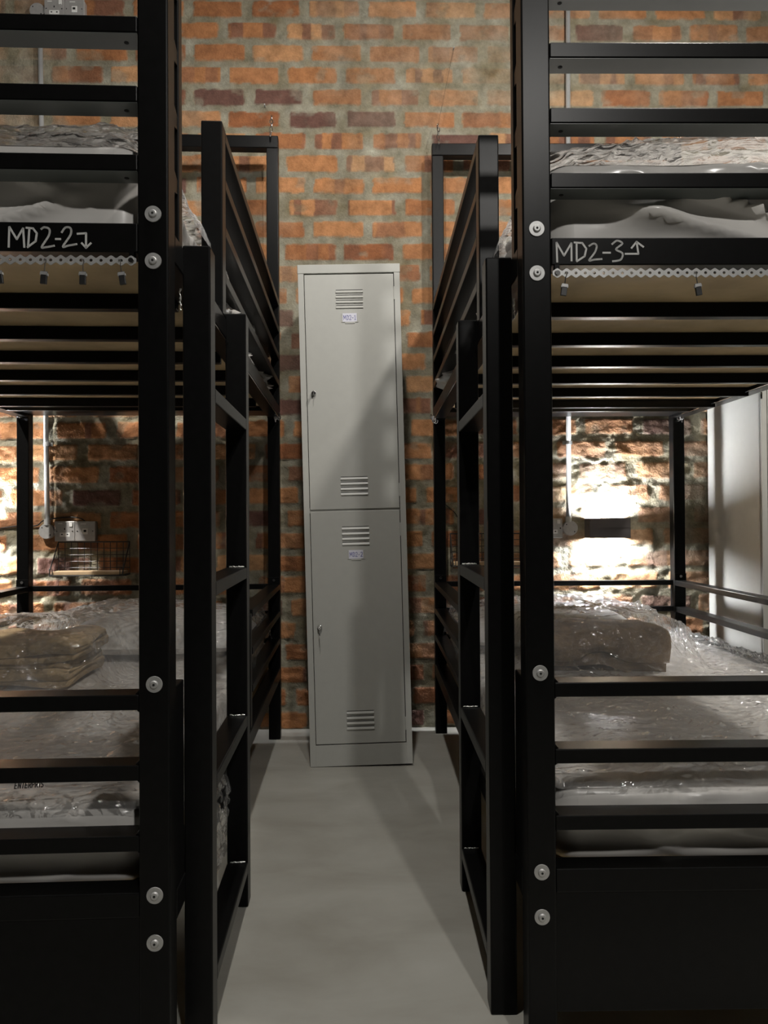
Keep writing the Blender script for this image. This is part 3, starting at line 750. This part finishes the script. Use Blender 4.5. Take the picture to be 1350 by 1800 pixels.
# local frame of a wall thing: x along wall, -y out of wall, z up
def conduit(x, z0, z1, label, seg_x=None):
    r = wall_thing('conduit_pipe', x, z0, label, 'pipe', 'galvanised conduit pipes on the brick wall', off=.016)
    MB().cyl((0, -.011, 0), ((seg_x or 0), -.011, z1-z0), .0105, n=20).build('pipe', M_pipe, r, 0, True).data.shade_smooth()
    for z in (.35, 1.2):
        if z < z1-z0:
            MB().box(-.022, .022, -.004, 0, z-.008, z+.008).cyl((0, -.011, z-.008), (0, -.011, z+.008), .013, n=18).build('saddle', M_pipe, r)
    MB().cyl((0, -.011, -.008), (0, -.011, .018), .0135, n=18).build('coupler', M_pipe, r)
conduit(-1.490, .925, 3.18, 'galvanised conduit pipe running down to the left wall sockets', -.03)
conduit(.829, .925, 3.58, 'galvanised conduit pipe running down beside the right wall lamp', .02)
def round_box(x, z, label):
    r = wall_thing('junction_box', x, z, label, 'junction box', 'round junction boxes')
    MB().cyl((0, 0, 0), (0, -.026, 0), .033, .032, n=36).build('box', M_sock, r, .002)
    l = MB().cyl((0, -.026, 0), (0, -.029, 0), .0335, .033, n=36).build('lid', M_sock, r, .0008)
    MB().cyl((.018, -.029, -.016), (.018, -.0295, -.016), .0028, n=10).cyl((-.018, -.029, .016), (-.018, -.0295, .016), .0028, n=10).build('screw', M_dark, l)
def faceplate(x, z, kind, label, group):
    r = wall_thing('wall_socket', x, z, label, 'socket', group)
    q = .0435
    MB().box(-q, q, -.034, 0, -q, q).build('back_box', M_sock, r, .006)
    p = MB().box(-q-.0005, q+.0005, -.039, -.034, -q-.0005, q+.0005).build('plate', M_sock, r, .004)
    if kind == 'power':
        h = MB().box(-.0025, .0025, -.0394, -.0389, .006, .014).box(-.0155, -.0085, -.0394, -.0389, -.0165, -.0115).box(.0085, .0155, -.0394, -.0389, -.0165, -.0115)
        ins = MB().box(-.022, .022, -.0392, -.0388, -.024, -.006).build('pin_surround', M_white, p, .003)
        h.build('pin_hole', M_dark, p)
        MB().box(.020, .034, -.0425, -.0388, .020, .038).build('rocker_switch', M_white, p, .001)
        MB().box(-.030, -.010, -.0392, -.0388, .032, .036).build('printed_mark', M_white, p)
    else:
        MB().box(-.011, .013, -.0415, -.0388, -.014, .012).build('jack', M_white, p, .001)
        MB().box(-.006, .006, -.0418, -.0414, -.004, .006).build('jack_hole', M_dark, p)
        MB().box(-.020, .004, -.0392, -.0388, .030, .034).build('printed_mark', M_white, p)
    for sx in (-1, 1):
        MB().cyl((sx*.034, -.039, 0), (sx*.034, -.0405, 0), .003, n=12).build('screw', M_chrome, p)
g = 'wall sockets'
round_box(-1.492, .89, 'round metal junction box at the foot of the left conduit')
faceplate(-1.407, .89, 'power', 'metal three-pin power socket beside the left junction box, above the wire shelf', g)
faceplate(-1.318, .89, 'data', 'metal data socket right of the power socket, above the wire shelf', g)
MB().cyl(wp(-1.46, .89, .022), wp(-1.449, .89, .022), .008, n=14).build('conduit_nipple', M_pipe)
tag(bpy.data.objects['conduit_nipple'], 'short metal coupling between left junction box and socket', 'pipe fitting')
round_box(.836, .89, 'round metal junction box left of the right wall lamp')
faceplate(.753, .89, 'power', 'metal socket half hidden behind the right bed post, beside the round box', g)
n2 = MB().cyl(wp(.804, .89, .022), wp(.794, .89, .022), .008, n=14).build('conduit_nipple', M_pipe); tag(n2, 'short metal coupling between right junction box and socket', 'pipe fitting')
faceplate(-1.450, 3.205, 'power', 'metal power socket high on the wall at the top left', g)
faceplate(-1.362, 3.205, 'data', 'metal data socket high on the wall at the top left', g)
round_box(-1.53, 3.205, 'round junction box high on the wall at the top left')

def wall_lamp(x, z, label):
    r = wall_thing('wall_lamp', x, z, label, 'wall lamp', 'up-and-down wall lamps', off=.004)
    w2, h2, dp = .091, .0445, .085
    mb = MB().box(-w2, w2, -dp, -dp+.003, -h2, h2).box(-w2, w2, -.006, 0, -h2, h2).box(-w2, -w2+.003, -dp, 0, -h2, h2).box(w2-.003, w2, -dp, 0, -h2, h2)
    mb.box(-w2, w2, -dp, 0, -.004, .004)
    mb.build('housing', M_lampb, r, .0008)
    for q in (1, -1):
        MB().box(-.072, .072, -dp+.012, -.016, q*(h2-.020), q*(h2-.014)).build('diffuser', M_led, r)
wall_lamp(.998, .889, 'dark box wall lamp glowing up and down on the right brick wall')
wall_lamp(-1.815, .889, 'dark box wall lamp on the brick wall just beyond the left picture edge')

def wire_shelf(x0, x1, ztop, zb, label, board=True):
    r = wall_thing('wire_shelf', (x0+x1)/2, zb, label, 'shelf', 'wire wall shelves', off=.030)
    w2 = (x1-x0)/2; h = ztop-zb; dp = .10
    mb = MB().tube([(-w2, 0, 0), (-w2, 0, h), (w2, 0, h), (w2, 0, 0)], .0032, 8, True)
    fr = mb.build('back_frame', M_wire, r)
    g_ = MB()
    nx = 11
    for i in range(1, nx): g_.cyl((-w2+2*w2*i/nx, 0, 0), (-w2+2*w2*i/nx, 0, h), .0017, n=6)
    for i in range(1, 5): g_.cyl((-w2, 0, h*i/5), (w2, 0, h*i/5), .0017, n=6)
    g_.build('wire_mesh', M_wire, fr)
    for sx in (-1, 1):
        X = sx*w2
        mb = MB().tube([(X, 0, h), (X, -dp*.95, .022), (X, -dp, .0), (X, -dp*.5, -.002), (X, 0, 0)], .0026, 8)
        b = mb.build('side_bracket', M_wire, r)
        MB().tube([(X-.0, -dp+.004, .004), (X+sx*-.012, -dp+.0, .004), (X-sx*.012, -dp+.0, .026), (X-sx*.004, -dp, .034), (X+sx*.002, -dp, .024)], .0018, 6).build('hook_loop', M_wire, b)
    MB().tube([(-w2, -dp, 0), (w2, -dp, 0)], .0026, 8).build('front_wire', M_wire, r)
    if board: MB().box(-w2+.004, w2-.006, -dp+.004, -.004, .003, .017).build('shelf_board', M_wood, r, .001)
wire_shelf(-1.440, -1.128, .842, .700, 'black wire shelf with light wood board under the left sockets')
wire_shelf(.295, .607, .868, .728, 'black wire shelf with wood board mostly hidden behind the right ladder')

def cable(pts, r, label, m=M_wire, group=None, cat='cable', name='cable'):
    out = []
    p = [Vector(q) for q in pts]
    for i in range(len(p)-1):
        p0 = p[max(i-1, 0)]; p1 = p[i]; p2 = p[i+1]; p3 = p[min(i+2, len(p)-1)]
        for k in range(6):
            t = k/6
            out.append(.5*((2*p1)+(-p0+p2)*t+(2*p0-5*p1+4*p2-p3)*t*t+(-p0+3*p1-3*p2+p3)*t**3))
    out.append(p[-1])
    o = MB().tube(out, r, 6).build(name, m, None, 0, True); o.data.shade_smooth()
    return tag(o, label, cat, group)
cable([wp(-1.70, .905, .012), wp(-1.62, .915, .014), wp(-1.545, .915, .014), wp(-1.50, .94, .026), wp(-1.40, .952, .02), wp(-1.345, .945, .02), wp(-1.325, .930, .02)], .0028, 'black cable looping over the left junction box to the data socket')
cable([wp(.25, 1.02, .012), wp(.32, .96, .012), wp(.345, .90, .012)], .002, 'black cable on the wall beside the right wire shelf')

# suspension wires, hooks and chain tassels on the top frames
def tassel(p, label, top, seed):
    rnd = random.Random(seed)
    r = empty('chain_hook', p, 0, label, 'hook', 'hooks on the top frames of the beds')
    for k in range(4):
        z = .010+k*.016
        cx, cy = rnd.uniform(-.002, .002), rnd.uniform(-.002, .002)
        ang = (k % 2)*math.pi/2+.4
        pts = [(cx+.0062*math.cos(t)*math.cos(ang), cy+.0062*math.cos(t)*math.sin(ang), z+.0105*math.sin(t)) for t in np.linspace(0, 2*math.pi, 13)[:-1]]
        MB().tube(pts, .0016, 6, True).build('link', M_chrome, r)
    MB().tube([(0, 0, -.012), (.004, -.028, -.016), (0, -.030, -.034), (-.004, -.028, -.016), (0, 0, -.004)], .0019, 6).cyl((0, -.02, -.02), (0, -.031, -.034), .0035, n=10).build('snap_hook', M_chrome, r)
    return r
tp = []
for s, a, nm in ((-1, .028, 'the aisle corner of the left top frame'), (1, .028, 'the aisle corner of the right top frame'), (1, W-.01, 'the far right corner of the right top frame')):
    p = bw(s, a, LB-T-.0, 2.600); tp.append(p)
    tassel(p, 'shiny chain links and hook at ' + nm, None, int(a*100)+s)
for i, (p, x, z) in enumerate(((tp[0], -.526, 2.80), (tp[1], .328, 3.066))):
    q = p+Vector((0, 0, .066)); e = wp(x, z, .002)
    nm = 'left' if i == 0 else 'right'
    o = MB().cyl(q, e, .0006, n=5).build('suspension_wire', M_wire); tag(o, 'thin steel wire from the ' + nm + ' top frame hook up to the brick wall', 'wire')
    e2 = e+Vector((-.06, 0, -.30)) if False else None
    h = MB().cyl(wp(x, z, 0), wp(x, z, .02), .003, n=8).build('wall_eye', M_zinc); tag(h, 'small screw eye in the wall holding the ' + nm + ' suspension wire', 'hook')

# curtain wires under the side beams with clips and fittings
def curtain_wire(s, a, label, clipsv, group, zz=1.362):
    o = MB().cyl(bw(s, a, .20, zz), bw(s, a, LB-T-.02, zz), .0011, n=6).build('curtain_wire', M_chrome)
    tag(o, label, 'wire', 'curtain wires')
    for q, v in enumerate(clipsv):
        r = clip_obj('small curtain clip hanging on a wire against the pale right locker', bw(s, a, v, zz-.008), 1.2, group[2], .1)
curtain_wire(1, -.004, 'thin curtain wire along the aisle side of the right bunk bed', [], None)
curtain_wire(-1, -.004, 'thin curtain wire along the aisle side of the left bunk bed', [], None)
curtain_wire(1, W-.07, 'thin curtain wire along the far side of the right lower bunk', [1.21], ('far side wire of the right bed', ['hanging against the pale locker'], 'curtain clips on the far wire'), 1.368)
def fitting(s, a, v, z, label, seed, n=4):
    rnd = random.Random(seed); r = empty('wire_clamp', bw(s, a, v, z), 0, label, 'clamp', 'wire clamps at the bed corners')
    for k in range(n):
        c = Vector((rnd.uniform(-.012, .012)*s, rnd.uniform(-.01, .01), rnd.uniform(-.014, .014)))
        pts = [c+Vector((.008*math.cos(t)*math.cos(k), .008*math.cos(t)*math.sin(k), .010*math.sin(t))) for t in np.linspace(0, 2*math.pi, 11)[:-1]]
        MB().tube(pts, .0022, 6, True).build('clamp_ring', M_chrome, r)
    MB().box(-.008, .008, -.008, .006, -.010, .008).build('clamp_body', M_zinc, r, .002)
fitting(-1, .012, LB-T-.012, 1.373, 'shiny wire clamp under the far aisle corner of the left upper bunk', 1)
fitting(1, -.002, LB-T-.012, 1.373, 'shiny wire clamp under the far aisle corner of the right upper bunk', 2)
fitting(1, W-.02, LB-T-.02, 1.372, 'shiny cluster of clamps at the far right corner under the right upper bunk', 3, 7)
fitting(-1, W-.02, LB-T-.02, 1.380, 'small bracket clamp at the far left corner under the left upper bunk', 4, 2)
